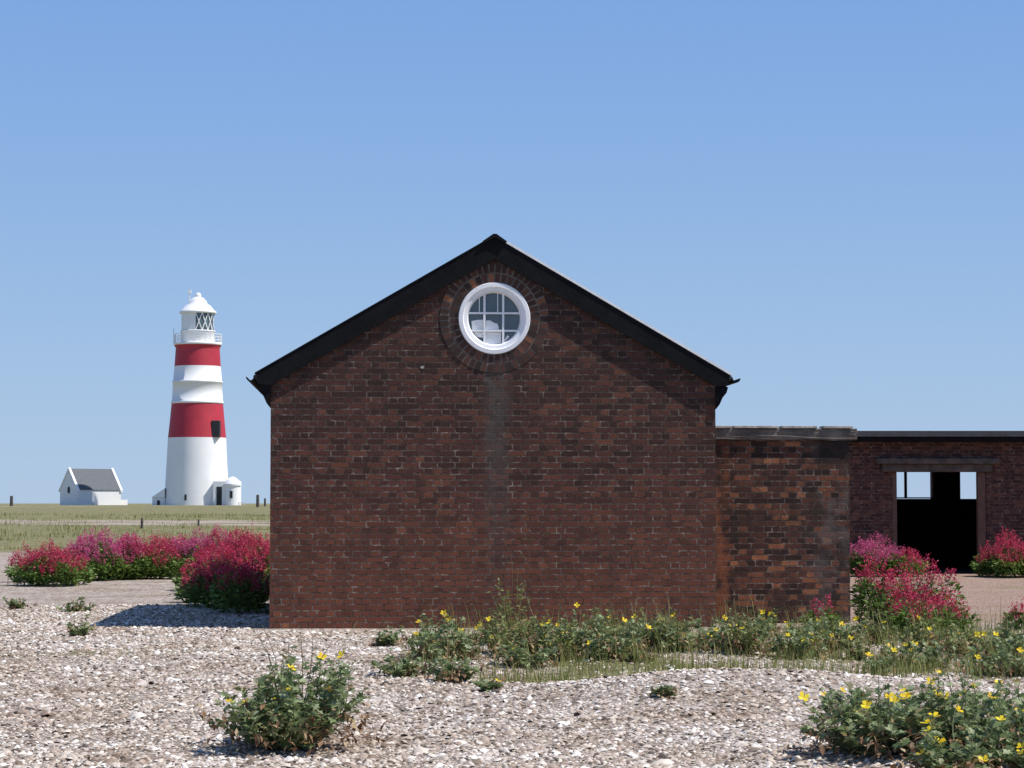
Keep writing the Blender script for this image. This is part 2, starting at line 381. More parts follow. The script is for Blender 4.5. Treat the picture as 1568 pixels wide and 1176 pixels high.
# ------------------------------------------------------------------ main brick house
RZ = math.radians(3.5)
house = empty('brick_house', (-.225, 29., 0), RZ)
M_b1 = brick_mat('brick_gable', 'X', stain_x=0.03, dark_top=True)
M_b1s = brick_mat('brick_side', 'Y', off=.1)
HW = 2.84; APEX = 4.98; SL = .583; DEP = 6.2; WZ = 3.94; WX = 0.0
gz = lambda x: APEX-.12-SL*abs(x)
circ = [(WX+.46*math.cos(2*math.pi*i/48), WZ+.46*math.sin(2*math.pi*i/48)) for i in range(48)]
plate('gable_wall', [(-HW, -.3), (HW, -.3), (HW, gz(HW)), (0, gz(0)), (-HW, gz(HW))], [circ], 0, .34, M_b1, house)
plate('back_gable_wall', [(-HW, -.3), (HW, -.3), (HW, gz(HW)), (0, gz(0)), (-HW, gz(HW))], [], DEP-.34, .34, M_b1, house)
for sx_ in (-1, 1):
    plate('side_wall', [(.342, -.3), (DEP-.342, -.3), (DEP-.342, gz(HW)-.02), (.342, gz(HW)-.02)], [], 0, .34, M_b1s, house, 'Y', -HW if sx_ < 0 else HW-.34)
bm = bmesh.new(); box(bm, -HW+.36, HW-.36, .36, DEP-.36, 2.95, 2.98); bm_obj('ceiling', bm, M_dark, house)
OV = .06
for sg in (-1, 1):
    XT = 3.06
    def P(x, y, dz): return (sg*x, y, APEX-SL*x+dz)
    bm = bmesh.new()
    v = [bm.verts.new(P(x, y, dz)) for y in (-OV+.03, DEP+OV) for x, dz in ((0, 0), (XT, 0), (XT, -.05), (0, -.05))]
    for f in ((0, 1, 2, 3), (7, 6, 5, 4), (0, 4, 5, 1), (1, 5, 6, 2), (2, 6, 7, 3)): bm.faces.new([v[i] for i in f])
    bm_obj('roof_slope', bm, M_slate, house)
    bm = bmesh.new()
    v = [bm.verts.new(P(x, y, dz)) for y in (-OV-.01, -OV+.027) for x, dz in ((0, -.012), (XT-.05, -.012), (XT-.05, -.13), (XT-.22, -.25), (0, -.285))]
    bm.faces.new(v[:5]); bm.faces.new(v[5:][::-1])
    for i in range(5): bm.faces.new((v[i], v[(i+1) % 5], v[5+(i+1) % 5], v[5+i]))
    bm_obj('bargeboard', bm, M_black, house)
    bm = bmesh.new()
    v = [bm.verts.new(P(x, y, -.235)) for x, y in ((.02, -OV+.03), (XT-.3, -OV+.03), (XT-.3, -.003), (.02, -.003))]
    bm.faces.new(v); bm_obj('soffit', bm, M_black, house)
    bm = bmesh.new(); tk = .034 if sg > 0 else .02
    v = [bm.verts.new(P(x, y, dz)) for y in (-OV-.022, -OV+.12) for x, dz in ((.14, .004), (XT-.02, .004), (XT-.02, .004+tk), (.14, .004+tk))]
    for f in ((0, 1, 2, 3), (7, 6, 5, 4), (3, 2, 6, 7), (0, 4, 5, 1), (1, 5, 6, 2), (0, 3, 7, 4)): bm.faces.new([v[i] for i in f])
    bm_obj('verge_strip', bm, M_edge if sg > 0 else M_black, house)  # pale on the right slope only, painting the sun on its edge
    bm = bmesh.new(); gx = XT+.035; gzz = APEX-SL*XT-.02; R = .055
    ra = []
    for y in (-OV-.05, DEP+OV):
        ra.append([bm.verts.new((sg*(gx+R*math.cos(t)), y, gzz+R*math.sin(t))) for t in np.linspace(math.pi, 2*math.pi, 9)] +
                  [bm.verts.new((sg*(gx+(R-.012)*math.cos(t)), y, gzz+(R-.012)*math.sin(t))) for t in np.linspace(2*math.pi, math.pi, 9)])
    k = 18
    for i in range(k): bm.faces.new((ra[0][i], ra[0][(i+1) % k], ra[1][(i+1) % k], ra[1][i]))
    for i in range(8):
        for rr in ra: bm.faces.new((rr[i], rr[i+1], rr[16-i], rr[17-i]))
    bm_obj('gutter', bm, M_black, house)
    bm = bmesh.new()
    zt = APEX-SL*HW-.24
    pr = [(HW+.003, zt+.05), (XT-.06, zt-.02), (XT-.08, zt-.09), (HW+.09, zt-.15), (HW+.05, zt-.24), (HW+.003, zt-.30)]
    v0 = [bm.verts.new((sg*x, -.04, z)) for x, z in pr]; v1 = [bm.verts.new((sg*x, DEP, z)) for x, z in pr]
    bm.faces.new(v0); bm.faces.new(v1[::-1])
    for i in range(6): bm.faces.new((v0[i], v0[(i+1) % 6], v1[(i+1) % 6], v1[i]))
    bm_obj('boxed_eave', bm, M_black, house)
bm = bmesh.new()
v = [bm.verts.new((x, y, z)) for y in (-OV-.045, DEP+OV) for x, z in ((-.155, APEX-.06), (-.02, APEX+.035), (.02, APEX+.035), (.155, APEX-.06), (.14, APEX-.085), (0, APEX-.01), (-.14, APEX-.085))]
bm.faces.new(v[:7]); bm.faces.new(v[7:][::-1])
for i in range(7): bm.faces.new((v[i], v[(i+1) % 7], v[7+(i+1) % 7], v[7+i]))
bm_obj('ridge_tile', bm, M_black, house)
# brick rings round window
M_ring = island('arch_bricks', [(0, (.035, .022, .018)), (.5, (.062, .031, .024)), (.85, (.10, .044, .031)), (.94, (.16, .066, .04)), (1, (.36, .14, .06))], .85)
M_mort = simple('mortar', (.15, .12, .10), .95, .6, 9, .3)
bm = bmesh.new()
A, B = [], []
for i in range(64):
    t = 2*math.pi*i/64
    A.append(bm.verts.new((WX+.462*math.cos(t), -.003, WZ+.462*math.sin(t)))); B.append(bm.verts.new((WX+.697*math.cos(t), -.003, WZ+.697*math.sin(t))))
for i in range(64): bm.faces.new((A[i], A[(i+1) % 64], B[(i+1) % 64], B[i]))
bm_obj('arch_mortar_bed', bm, M_mort, house)
bm = bmesh.new()
for r0, r1, cnt, ph in ((.468, .572, 40, 0), (.590, .693, 50, .05)):
    for i in range(cnt):
        t0 = 2*math.pi*(i+.11)/cnt+ph+rng.normal(0, .004); t1 = 2*math.pi*(i+.87)/cnt+ph+rng.normal(0, .004); pr_ = -.006-rng.random()*.006
        ra_, rb_ = r0+rng.normal(0, .002), r1+rng.normal(0, .003)
        vs = [bm.verts.new((WX+r*math.cos(t), y, WZ+r*math.sin(t))) for y in (pr_, -.001) for r, t in ((ra_, t0), (rb_, t0), (rb_, t1), (ra_, t1))]
        for f in ((0, 1, 2, 3), (0, 4, 5, 1), (1, 5, 6, 2), (2, 6, 7, 3), (3, 7, 4, 0)): bm.faces.new([vs[q] for q in f])
bm_obj('arch_bricks', bm, M_ring, house)
# round window: frame + glazing
bm = bmesh.new()
rings = []
for r, y in ((.459, .10), (.459, -.02), (.452, -.028), (.405, -.03), (.392, -.01), (.350, .0), (.343, .03), (.33, .05), (.33, .12)):
    rings.append([bm.verts.new((WX+r*math.cos(2*math.pi*i/64), y, WZ+r*math.sin(2*math.pi*i/64))) for i in range(64)])
for p, q in zip(rings, rings[1:]):
    for i in range(64): bm.faces.new((p[i], p[(i+1) % 64], q[(i+1) % 64], q[i]))
bm_obj('window_frame', bm, M_white, house)
bm = bmesh.new()
def bar(bm, a, b_, w, y0, y1):
    d = Vector((b_[0]-a[0], 0, b_[1]-a[1])).normalized(); nrm = Vector((-d.z, 0, d.x))*w/2
    vs = []
    for y in (y0, y1):
        for p, sgn in ((a, -1), (b_, -1), (b_, 1), (a, 1)): vs.append(bm.verts.new((p[0]+nrm.x*sgn, y, p[1]+nrm.z*sgn)))
    for f in ((0, 1, 2, 3), (7, 6, 5, 4), (0, 4, 5, 1), (1, 5, 6, 2), (2, 6, 7, 3), (3, 7, 4, 0)): bm.faces.new([vs[q] for q in f])
for x in (-.125, .115):
    h_ = math.sqrt(.335**2-x*x); bar(bm, (WX+x, WZ-h_), (WX+x, WZ+h_), .026, .04, .075)
for z in (.07, -.155):
    h_ = math.sqrt(.335**2-z*z); bar(bm, (WX-h_, WZ+z), (WX+h_, WZ+z), .024, .043, .072)
bar(bm, (WX+.045, WZ+.08), (WX+.045, WZ+.33), .010, .05, .07); bar(bm, (WX-.19, WZ+.08), (WX-.19, WZ+.27), .010, .05, .07)
bm_obj('glazing_bars', bm, M_white, house)
bm = bmesh.new()
vs = [bm.verts.new((WX+.34*math.cos(2*math.pi*i/48), .09, WZ+.34*math.sin(2*math.pi*i/48))) for i in range(48)]
bm.faces.new(vs); bm_obj('window_glass', bm, M_glass, house)
bm = bmesh.new()
for poly in ([(-.29, -.03), (-.22, -.015), (-.14, -.01), (-.14, -.14), (-.28, -.14)], [(-.105, -.02), (-.05, -.02), (-.0, -.05), (.04, -.06), (.06, -.10), (.06, -.14), (-.11, -.14)],
             [(-.11, -.17), (-.02, -.17), (.09, -.175), (.09, -.31), (-.02, -.33), (-.11, -.31)], [(-.27, -.17), (-.14, -.17), (-.14, -.24), (-.22, -.235)], [(.13, -.27), (.17, -.21), (.2, -.23), (.135, -.295)]):
    bm.faces.new([bm.verts.new((WX+x, .083, WZ+z)) for x, z in poly])
bm_obj('pane_sky_patches', bm, M_white, house)  # added white patches standing in for sky seen through the panes
bm = bmesh.new(); bmesh.ops.create_circle(bm, cap_ends=True, radius=.02, segments=9)
for v in bm.verts: v.co = Vector((-.92+v.co.x*1.2, -.006, 3.31+v.co.y))
bm_obj('wall_vent', bm, M_conc, house)

# ------------------------------------------------------------------ flat roofed outbuilding
out = empty('brick_outbuilding', (2.62, 30.1, 0), RZ)
stp = [(0, (.032, .019, .015)), (.3, (.065, .03, .023)), (.6, (.115, .046, .031)), (.82, (.19, .07, .04)), (.96, (.38, .15, .07))]
M_b2 = brick_mat('brick_outbuilding', 'X', stp, patch=1.5, red_low=False, off=.31, bigw=.9)
M_b2s = brick_mat('brick_outbuilding_side', 'Y', stp, red_low=False)
WO = 1.86
plate('front_wall', [(-.25, -.3), (WO, -.3), (WO, 2.42), (-.25, 2.42)], [], 0, .3, M_b2, out)
plate('end_wall', [(.302, -.3), (4.5, -.3), (4.5, 2.42), (.302, 2.42)], [], 0, .3, M_b2s, out, 'Y', WO-.3)
plate('rear_wall', [(-.25, -.3), (WO-.302, -.3), (WO-.302, 2.42), (-.25, 2.42)], [], 4.2, .3, M_b2, out)
bm = bmesh.new(); box(bm, -.25, WO+.10, -.05, 4.6, 2.422, 2.565, .012)
bmesh.ops.subdivide_edges(bm, edges=bm.edges[:], cuts=6, use_grid_fill=True)
for v in bm.verts: v.co += Vector((rng.normal(0, .004), rng.normal(0, .004), rng.normal(0, .006)))
bm_obj('concrete_coping', bm, M_conc2, out)
bm = bmesh.new()
for x0, x1 in ((-.2, .28), (.31, .9), (.95, 1.42), (1.5, 1.9)): box(bm, x0, x1, -.075, .2, 2.572, 2.604, .004)
bm_obj('coping_slabs', bm, M_conc, out)

# ------------------------------------------------------------------ far shed
shed = empty('brick_shed', (0, 51., 0), 0)
stp3 = [(0, (.05, .022, .02)), (.5, (.10, .04, .032)), (.9, (.17, .07, .045))]
M_b3 = brick_mat('brick_shed', 'X', stp3, red_low=False)
M_b3s = brick_mat('brick_shed_side', 'Y', stp3, red_low=False)
x0, x1, o0, o1, oz = 6.2, 16., 8.50, 10.62, 2.28
plate('front_wall', [(x0, -.3), (o0, -.3), (o0, oz), (o1, oz), (o1, -.3), (x1, -.3), (x1, 2.95), (x0, 2.95)], [], 0, .3, M_b3, shed)
w = [(9.56, 1.69), (10.52, 1.69), (10.52, 2.45), (9.56, 2.45)]; w2 = [(11.22, 1.69), (12.1, 1.69), (12.1, 2.45), (11.22, 2.45)]
plate('rear_wall', [(x0, -.3), (x1, -.3), (x1, 2.95), (x0, 2.95)], [w, w2], 6., .3, M_b3, shed)
plate('side_wall', [(.302, -.3), (5.998, -.3), (5.998, 2.95), (.302, 2.95)], [], 0, .3, M_b3s, shed, 'Y', x0)
plate('side_wall', [(.302, -.3), (5.998, -.3), (5.998, 2.95), (.302, 2.95)], [], 0, .3, M_b3s, shed, 'Y', x1-.3)
bm = bmesh.new(); box(bm, x0-.2, x1+.2, -.35, 6.5, 2.952, 3.17, .01); bm_obj('flat_roof', bm, M_black, shed)
bm = bmesh.new(); box(bm, x0-.22, x1+.22, -.42, -.352, 3.06, 3.19, .005); bm_obj('roof_fascia', bm, M_slate, shed)
bm = bmesh.new(); box(bm, o0-.35, o1+.25, -.22, -.003, 2.46, 2.58, .01); box(bm, o0-.22, o1+.12, -.10, -.004, 2.285, 2.455, .01); bm_obj('door_lintel', bm, M_lint, shed)
bm = bmesh.new(); box(bm, o1-.19, o1-.003, .02, .2, -.1, oz-.003, .01); box(bm, o0+.003, o0+.12, .02, .2, -.1, oz-.003, .01); bm_obj('door_frame', bm, M_wood, shed)
bm = bmesh.new(); box(bm, 9.83, 9.89, 6.02, 6.1, 1.70, 2.44); box(bm, 9.565, 10.515, 6.03, 6.09, 1.70, 1.73); bm_obj('rear_window_frame', bm, M_black, shed)
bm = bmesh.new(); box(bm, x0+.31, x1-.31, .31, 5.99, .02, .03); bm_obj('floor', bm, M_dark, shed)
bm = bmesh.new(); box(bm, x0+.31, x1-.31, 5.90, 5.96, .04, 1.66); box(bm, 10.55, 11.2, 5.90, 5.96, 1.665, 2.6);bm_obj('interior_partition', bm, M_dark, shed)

# ------------------------------------------------------------------ lighthouse
lh = empty('lighthouse', (-44.7, 323., 0), 0)
bm = bmesh.new()
bands = [([(4.66, -.5), (4.55, 1.5), (4.34, 6), (4.10, 10.85)], 0), ([(4.10, 10.85), (3.86, 13.2), (3.64, 15.67)], 1),
         ([(3.64, 15.67), (3.72, 15.7), (3.72, 16.0), (3.60, 16.05), (3.47, 18.6), (3.56, 18.65), (3.56, 18.9), (3.44, 18.95), (3.27, 21.0)], 0),
         ([(3.27, 21.0), (3.12, 23.3), (3.1, 23.6), (3.35, 24.0)], 1),
         ([(3.35, 24.0), (3.42, 24.1), (3.42, 24.35), (2.3, 24.37)], 0),
         ([(2.42, 24.37), (2.42, 25.9), (2.5, 25.95), (2.5, 26.05), (2.38, 26.1)], 0),
         ([(2.38, 28.5), (2.62, 28.55), (2.62, 28.8), (2.35, 28.95), (1.75, 29.7), (1.35, 29.9), (1.2, 30.3), (.8, 30.75), (.3, 30.95), (0.01, 31.0)], 0)]
for pr_, mi in bands: lathe(bm, pr_, 40, 0, 0, mi)
bm_obj('tower', bm, [M_lwhite, M_lred], lh, None, True)
bm = bmesh.new(); lathe(bm, [(2.2, 26.1), (2.2, 28.5)], 32); bm_obj('lantern_glazing', bm, M_lglass, lh)
bm = bmesh.new()
seg = 16
for i in range(seg):
    t0, t1 = 2*math.pi*i/seg, 2*math.pi*(i+1)/seg
    tm = math.degrees((t0+t1)/2) % 360
    def pt(t, z, r=2.36): return Vector((r*math.cos(t), r*math.sin(t), z))
    if 90 < tm < 278:
        vs = [bm.verts.new(p) for p in (pt(t0, 26.08), pt(t1, 26.08), pt(t1, 28.52), pt(t0, 28.52))]; bm.faces.new(vs)
    else:
        for a_, b_ in ((pt(t0, 26.08), pt(t1, 28.52)), (pt(t1, 26.08), pt(t0, 28.52))):
            d = (b_-a_).normalized()
            o_ = d.cross(Vector((math.cos((t0+t1)/2), math.sin((t0+t1)/2), 0))).normalized()*.06
            bm.faces.new([bm.verts.new(p) for p in (a_-o_, a_+o_, b_+o_, b_-o_)])
bm_obj('lantern_panels', bm, M_lwhite, lh)
bm = bmesh.new()
for i in range(28):
    t = 2*math.pi*i/28; x, y = 3.38*math.cos(t), 3.38*math.sin(t); box(bm, x-.035, x+.035, y-.035, y+.035, 24.35, 25.55)
for z in (24.75, 25.15, 25.55):
    lathe(bm, [(3.35, z-.03), (3.42, z-.03), (3.42, z+.03), (3.35, z+.03)], 40)
box(bm, -1.24, -1.08, -.5, -.34, 29.2, 31.8); box(bm, -1.36, -.96, -.6, -.24, 31.4, 31.9); box(bm, -3.46, -3.36, -.2, -.1, 24.4, 26.4)
bmesh.ops.create_icosphere(bm, subdivisions=2, radius=.45, matrix=Matrix.Translation((.0, 0, 31.1)))
bm_obj('gallery_railing', bm, M_lwhite, lh)
bm = bmesh.new()
box(bm, 2.45, 3.6, -3.2, -2.0, 10.9, 13.2, .05)
bm_obj('tower_window', bm, M_ldark, lh)
bm = bmesh.new()
box(bm, 2.9, 6.2, -4.6, 1.0, -.5, 4.7, .05)
box(bm, -6.0, -4.2, -2, 1.5, -.5, 2.4, .05)
vv = [bm.verts.new(c_) for c_ in ((-6.1, -2.1, 2.4), (-4.2, -2.1, 2.4), (-4.2, -2.1, 3.7), (-6.1, 1.6, 2.4), (-4.2, 1.6, 2.4), (-4.2, 1.6, 3.7))]
for f in ((0, 1, 2), (5, 4, 3), (0, 2, 5, 3), (0, 3, 4, 1)): bm.faces.new([vv[i] for i in f])
lathe(bm, [(1.15, -.5), (1.1, 4.0), (1.25, 4.05), (1.25, 4.3), (.9, 4.8), (.3, 5.25), (.01, 5.3)], 20, 5.6, -4.3)
for i in range(5): box(bm, 6.3+i*.28, 6.36+i*.28, -5, -4.94, -.2, 1.7-.05*i)
for z in (1.1, 1.65): box(bm, 6.2, 7.6, -5.01, -4.93, z, z+.07)
bm_obj('base_annexe', bm, M_lwhite, lh)
bm = bmesh.new(); box(bm, 3.4, 4.15, -4.64, -4.5, 1.0, 3.9); box(bm, 5.35, 5.75, -5.46, -5.3, 2.3, 3.3); box(bm, -1.1, -.8, -4.5, -4.3, 2.0, 2.8);box(bm, -5.3, -4.9, -2.06, -1.9, 1.2, 2.0)
bm_obj('openings', bm, M_ldark, lh)

# ------------------------------------------------------------------ distant cottage
cot = empty('white_cottage', (-64.2, 330., 1.2), math.radians(41))
L, W_, EH, RH = 7.2, 5.0, 2.35, 5.35
bm = bmesh.new()
hw = W_/2
pts = [(-hw, -.5), (hw, -.5), (hw, EH), (0, RH-.05), (-hw, EH)]
v0 = [bm.verts.new((0, y, z)) for y, z in pts]; v1 = [bm.verts.new((L, y, z)) for y, z in pts]
bm.faces.new(v0); bm.faces.new(v1[::-1])
for i in range(5): bm.faces.new((v0[i], v0[(i+1) % 5], v1[(i+1) % 5], v1[i]))
for xx0 in (-.12, L-.18):
    for sg in (-1, 1):
        vs = [bm.verts.new((x, sg*y, z)) for x in (xx0, xx0+.36) for y, z in ((0, RH+.2), (hw+.2, EH-.05), (hw+.2, EH-.3), (0, RH-.12))]
        for f in ((0, 1, 2, 3), (7, 6, 5, 4), (0, 4, 5, 1), (1, 5, 6, 2), (2, 6, 7, 3)): bm.faces.new([vs[i] for i in f])
box(bm, L+.2, L+1.5, -hw+.6, -hw+.9, -.5, .9)
bm_obj('walls', bm, M_chalk, cot)
bm = bmesh.new()
for sg in (-1, 1):
    vs = [bm.verts.new((x, sg*y, z)) for x in (.2, L-.2) for y, z in ((0, RH+.05), (hw+.15, EH-.03))]
    bm.faces.new((vs[0], vs[1], vs[3], vs[2]))
bm_obj('roof', bm, M_groof, cot)
bm = bmesh.new(); bmesh.ops.create_circle(bm, cap_ends=True, radius=.4, segments=20)
for v in bm.verts: v.co = Vector((-.02, v.co.x, 2.3+v.co.y*1.3))
bm_obj('gable_window', bm, M_ldark, cot)

# posts
def post(x, y, h, r=.07):
    z = float(height(x, y)); bm = bmesh.new()
    lathe(bm, [(r*1.05, -.3), (r, h*.6), (r*.9, h), (.001, h+.03)], 8)
    return bm_obj('wooden_post', bm, M_post, None, (x, y, z))
for x, y, h, r in ((-61.5, 280, 1.25, .2), (-19.8, 122, .55, .07), (-17.6, 128, .4, .06), (-27.9, 250, 1.35, .17), (-28.4, 262, .9, .12)):
    post(x, y, h, r)

# ------------------------------------------------------------------ vegetation
def poppy(name, x, y, w, h, nst=40, nfl=8, dens=1., lsz=.075, weed=False):
    mb = MB(); z = float(height(x, y)); r = w/2
    n = nst; a = rng.uniform(0, 6.28, n); q = np.sqrt(rng.random(n))
    base = np.stack([x+r*.25*q*np.cos(a), y+r*.25*q*np.sin(a), np.full(n, z-.02)], -1)
    hh = h*(1-.5*q**2)*rng.uniform(.42, 1.05, n)
    tip = np.stack([x+r*q*np.cos(a)+rng.normal(0, .05, n), y+r*q*np.sin(a)+rng.normal(0, .05, n), z+hh], -1)
    bend = np.stack([np.cos(a)*.10*w, np.sin(a)*.10*w, np.zeros(n)], -1)*rng.uniform(-.4, 1.1, n)[:, None]
    pts = stems(mb, base, tip, bend, np.full(n, .0045), 1)
    per = int(26*dens); t = rng.uniform(.12, 1., (n, per)); f = t*5; i0 = np.clip(f.astype(int), 0, 4); fr = (f-i0)[..., None]
    ii = np.arange(n)[:, None]
    L_ = pts[ii, i0]*(1-fr)+pts[ii, i0+1]*fr
    L_ = L_.reshape(-1, 3); m = len(L_); aa = rng.uniform(0, 6.28, m)
    d = np.stack([np.cos(aa), np.sin(aa), rng.uniform(-.2, 1.1, m)], -1)
    up = np.stack([rng.normal(0, .5, m), rng.normal(0, .5, m), np.ones(m)], -1)
    sz = lsz*rng.uniform(.5, 1.3, m)*(1.25-.6*t.ravel())
    Mx = frames(d, up, sz)
    if weed: mb.add(LEAF[0], LEAF[1], Mx, L_, 0)
    else: mb.add2(LV, [LQ, LT], Mx, L_, 0)
    # brown, withered skirt
    k_ = max(6, int(nst*1.1)); a2 = rng.uniform(0, 6.28, k_)
    b2 = np.stack([x+.2*r*np.cos(a2), y+.2*r*np.sin(a2), np.full(k_, z)], -1)
    t2 = b2+np.stack([np.cos(a2)*r*rng.uniform(.3, .95, k_), np.sin(a2)*r*rng.uniform(.3, .95, k_), rng.uniform(.01, .35*h, k_)], -1)
    stems(mb, b2, t2, np.stack([np.zeros(k_)]*2+[rng.uniform(.02, .1, k_)], -1), np.full(k_, .005), 2)
    l2 = np.repeat(t2, 5, 0)+rng.normal(0, .03, (k_*5, 3)); l2[:, 2] = np.maximum(l2[:, 2], z+.01); d2 = rng.normal(0, 1, (k_*5, 3))
    mb.add(LEAF[0], LEAF[1], frames(d2, np.tile([0., 0, 1], (k_*5, 1)), rng.uniform(.03, .08, k_*5)), l2, 2)
    # thin stalks / seed pods reaching above
    k_ = max(1, nst//9); a2 = rng.uniform(0, 6.28, k_); q2 = rng.random(k_)
    b2 = np.stack([x+.2*r*np.cos(a2), y+.2*r*np.sin(a2), np.full(k_, z+.3*h)], -1)
    t2 = np.stack([x+q2*r*1.1*np.cos(a2), y+q2*r*1.1*np.sin(a2), z+h*rng.uniform(.85, 1.2, k_)], -1)
    stems(mb, b2, t2, rng.normal(0, .03, (k_, 3)), np.full(k_, .004), 2 if weed else 1)
    if nfl:
        sel = rng.choice(n, min(n, nfl), replace=False); fl = tip[sel]+np.array([0, 0, .03]); m = len(fl)
        nrm = norm(np.stack([rng.normal(0, .5, m), rng.normal(-.6, .4, m), np.ones(m)], -1))
        x_ = norm(np.cross(nrm, rng.normal(0, 1, (m, 3)))); y_ = np.cross(nrm, x_)
        Mf = np.stack([x_, y_, nrm], -1)*rng.uniform(.026, .042, m)[:, None, None]
        mb.add2(PV, [PQ, PT], Mf, fl, 3)
    return mb.build(name, [M_leafG if weed else M_leafP, M_stemP, M_dry, M_yel])

def valerian(x, y, w, h, dens=1., pink=False, cover=1.):
    mb = MB(); z = float(height(x, y)); r = w/2
    nl = int(2400*dens*w*max(w, .8)*h)
    a = rng.uniform(0, 6.28, nl); q = np.sqrt(rng.random(nl)); u = rng.random(nl)**.7
    lump = 1+.18*np.sin(3*a+x*3)+.12*np.sin(5*a+y)
    px = x+r*q*np.cos(a)*lump*(.9+.2*u); py = y+r*q*np.sin(a)*lump*(.9+.2*u)
    def top_(cx, cy, q): return h*np.sqrt(np.clip(1-.72*q**2, 0, 1))*(.80+.17*np.sin(cx*6+1)*np.cos(cy*5)+.1*np.sin(cy*9+cx*4))
    L_ = np.stack([px, py, z+top_(px, py, q)*u*.80], -1)
    d = np.stack([np.cos(a)+rng.normal(0, .7, nl), np.sin(a)+rng.normal(0, .7, nl), rng.uniform(-.2, 1., nl)], -1)
    up = np.stack([rng.normal(0, .5, nl), rng.normal(0, .5, nl), np.ones(nl)], -1)
    mb.add(LEAF[0], LEAF[1], frames(d, up, rng.uniform(.06, .13, nl)), L_, 0)
    nc = int(215*dens*cover*w*max(w, .8)*(.5+h*.6))
    a = rng.uniform(0, 6.28, nc); q = np.sqrt(rng.random(nc))*.93
    lump = 1+.18*np.sin(3*a+x*3)+.12*np.sin(5*a+y)
    cx_ = x+r*1.05*q*np.cos(a)*lump; cy_ = y+r*1.05*q*np.sin(a)*lump
    top = top_(cx_, cy_, q)*rng.uniform(.80, 1.2, nc)
    tip = np.stack([cx_, cy_, z+top], -1); base = np.stack([x+.5*(cx_-x), y+.5*(cy_-y), z+top*.3], -1)
    stems(mb, base, tip, np.zeros((nc, 3)), np.full(nc, .004), 1, 2)
    per = 18; m = nc*per
    c_ = np.repeat(tip, per, 0); tt = rng.random(m); rr = .055*(1-.55*tt)*np.sqrt(rng.random(m)); aa = rng.uniform(0, 6.28, m)
    c_ = c_+np.stack([rr*np.cos(aa), rr*np.sin(aa), (tt-.5)*.14], -1)
    d = rng.normal(0, 1, (m, 3))
    mb.add(LEAF[0], LEAF[1], frames(d, rng.normal(0, 1, (m, 3)), rng.uniform(.022, .042, m)), c_, 2)
    return mb.build('red_valerian_bush', [M_leafV, M_stemP, M_pink if pink else M_red])

# foreground horned poppies
poppy('horned_poppy_plant', -1.45, 14.9, 1.06, .68, 80, 10, 1.15, .088)
for x, y, w, h, ns, nf in ((2.2, 14.2, .85, .46, 52, 9), (2.75, 14.0, 1.0, .52, 60, 12), (3.15, 13.2, .9, .52, 54, 11), (2.55, 13.1, .7, .34, 34, 5), (2.95, 15.6, .8, .38, 34, 6), (2.5, 16.3, .6, .30, 20, 3), (3.5, 15.2, .8, .45, 34, 6)):
    poppy('horned_poppy_plant', x, y, w, h, ns, nf, 1.05, .08)
for x, y, w, h, ns, nf in ((-.66, 23.2, .95, .46, 40, 5), (-1.43, 25.4, .35, .25, 12, 0), (-1.0, 20.9, .45, .28, 16, 0), (-.52, 20.2, .5, .28, 18, 0), (-.95, 25.0, .5, .40, 14, 2),
                       (.12, 22.6, .6, .34, 20, 1), (.52, 23.8, .95, .50, 36, 4), (.98, 23.2, .8, .46, 28, 3), (1.4, 24.2, .6, .36, 20, 2), (1.8, 24.0, .7, .42, 24, 3),
                       (2.35, 24.2, .9, .52, 36, 6), (2.95, 23.6, .7, .42, 26, 5), (3.45, 24.7, .8, .46, 28, 3), (4.0, 22.4, .8, .36, 26, 4), (4.6, 21.4, .8, .38, 28, 4),
                       (5.2, 23.4, .9, .42, 26, 3), (3.3, 20.7, .4, .20, 12, 1), (-5.2, 27.3, .35, .3, 9, 0), (-6.4, 33.5, .5, .2, 10, 0), (-7.5, 34.5, .4, .2, 9, 0), (1.15, 17.2, .2, .08, 6, 0), (-.15, 18.7, .2, .10, 6, 1)):
    poppy('horned_poppy_plant', x, y, w, h, ns, nf, .8, .08)
# greener weeds of uneven size on the bank in front of the wall
for i in range(40):
    x = -.3+5.9*((i*.618034) % 1); y = rng.uniform(22.4, 27.8)
    k = .6+.45*(wob(x, y, 1.0) > -.1)
    if i % 3 == 0: k *= .7
    poppy('leafy_weed', x, y, rng.uniform(.4, .9)*k, rng.uniform(.28, .54)*k, int(rng.integers(10, 24)*k)+4, int(rng.integers(0, 3)), .8, .08, True)
poppy('tall_weed', -.02, 28.6, .38, .95, 10, 0, .7, .085, True)
for x, y, w, h, d_, pk_ in ((-8.75, 43.5, 1.3, .72, 1., 0), (-9.4, 46, 1.2, .7, 1., 0), (-8.4, 47, 1.7, .98, 1., 1), (-7.75, 47.5, 1.5, .90, 1., 0), (-7.3, 49.5, 1.6, .85, 1., 0), (-6.55, 49.0, 1.6, .95, 1., 1),
                        (-5.9, 47.5, 1.6, .92, 1., 0), (-5.25, 45.5, 1.6, 1.0, 1., 0), (-4.9, 40.5, 1.2, .86, 1., 0), (-4.35, 34.6, 1.2, .68, 1., 0), (-3.85, 33.0, .95, .80, .8, 0), (-5.6, 42.0, 1.1, .60, 1., 0), (-4.85, 36.5, .9, .5, .8, 0),
                        (7.85, 49.4, 1.3, .82, 1., 1), (8.5, 49.2, .8, .6, 1., 0), (10.75, 49, 1.5, .88, 1., 0), (11.7, 48.6, 1.2, .7, 1., 0)):
    valerian(x, y, w, h, d_, bool(pk_))
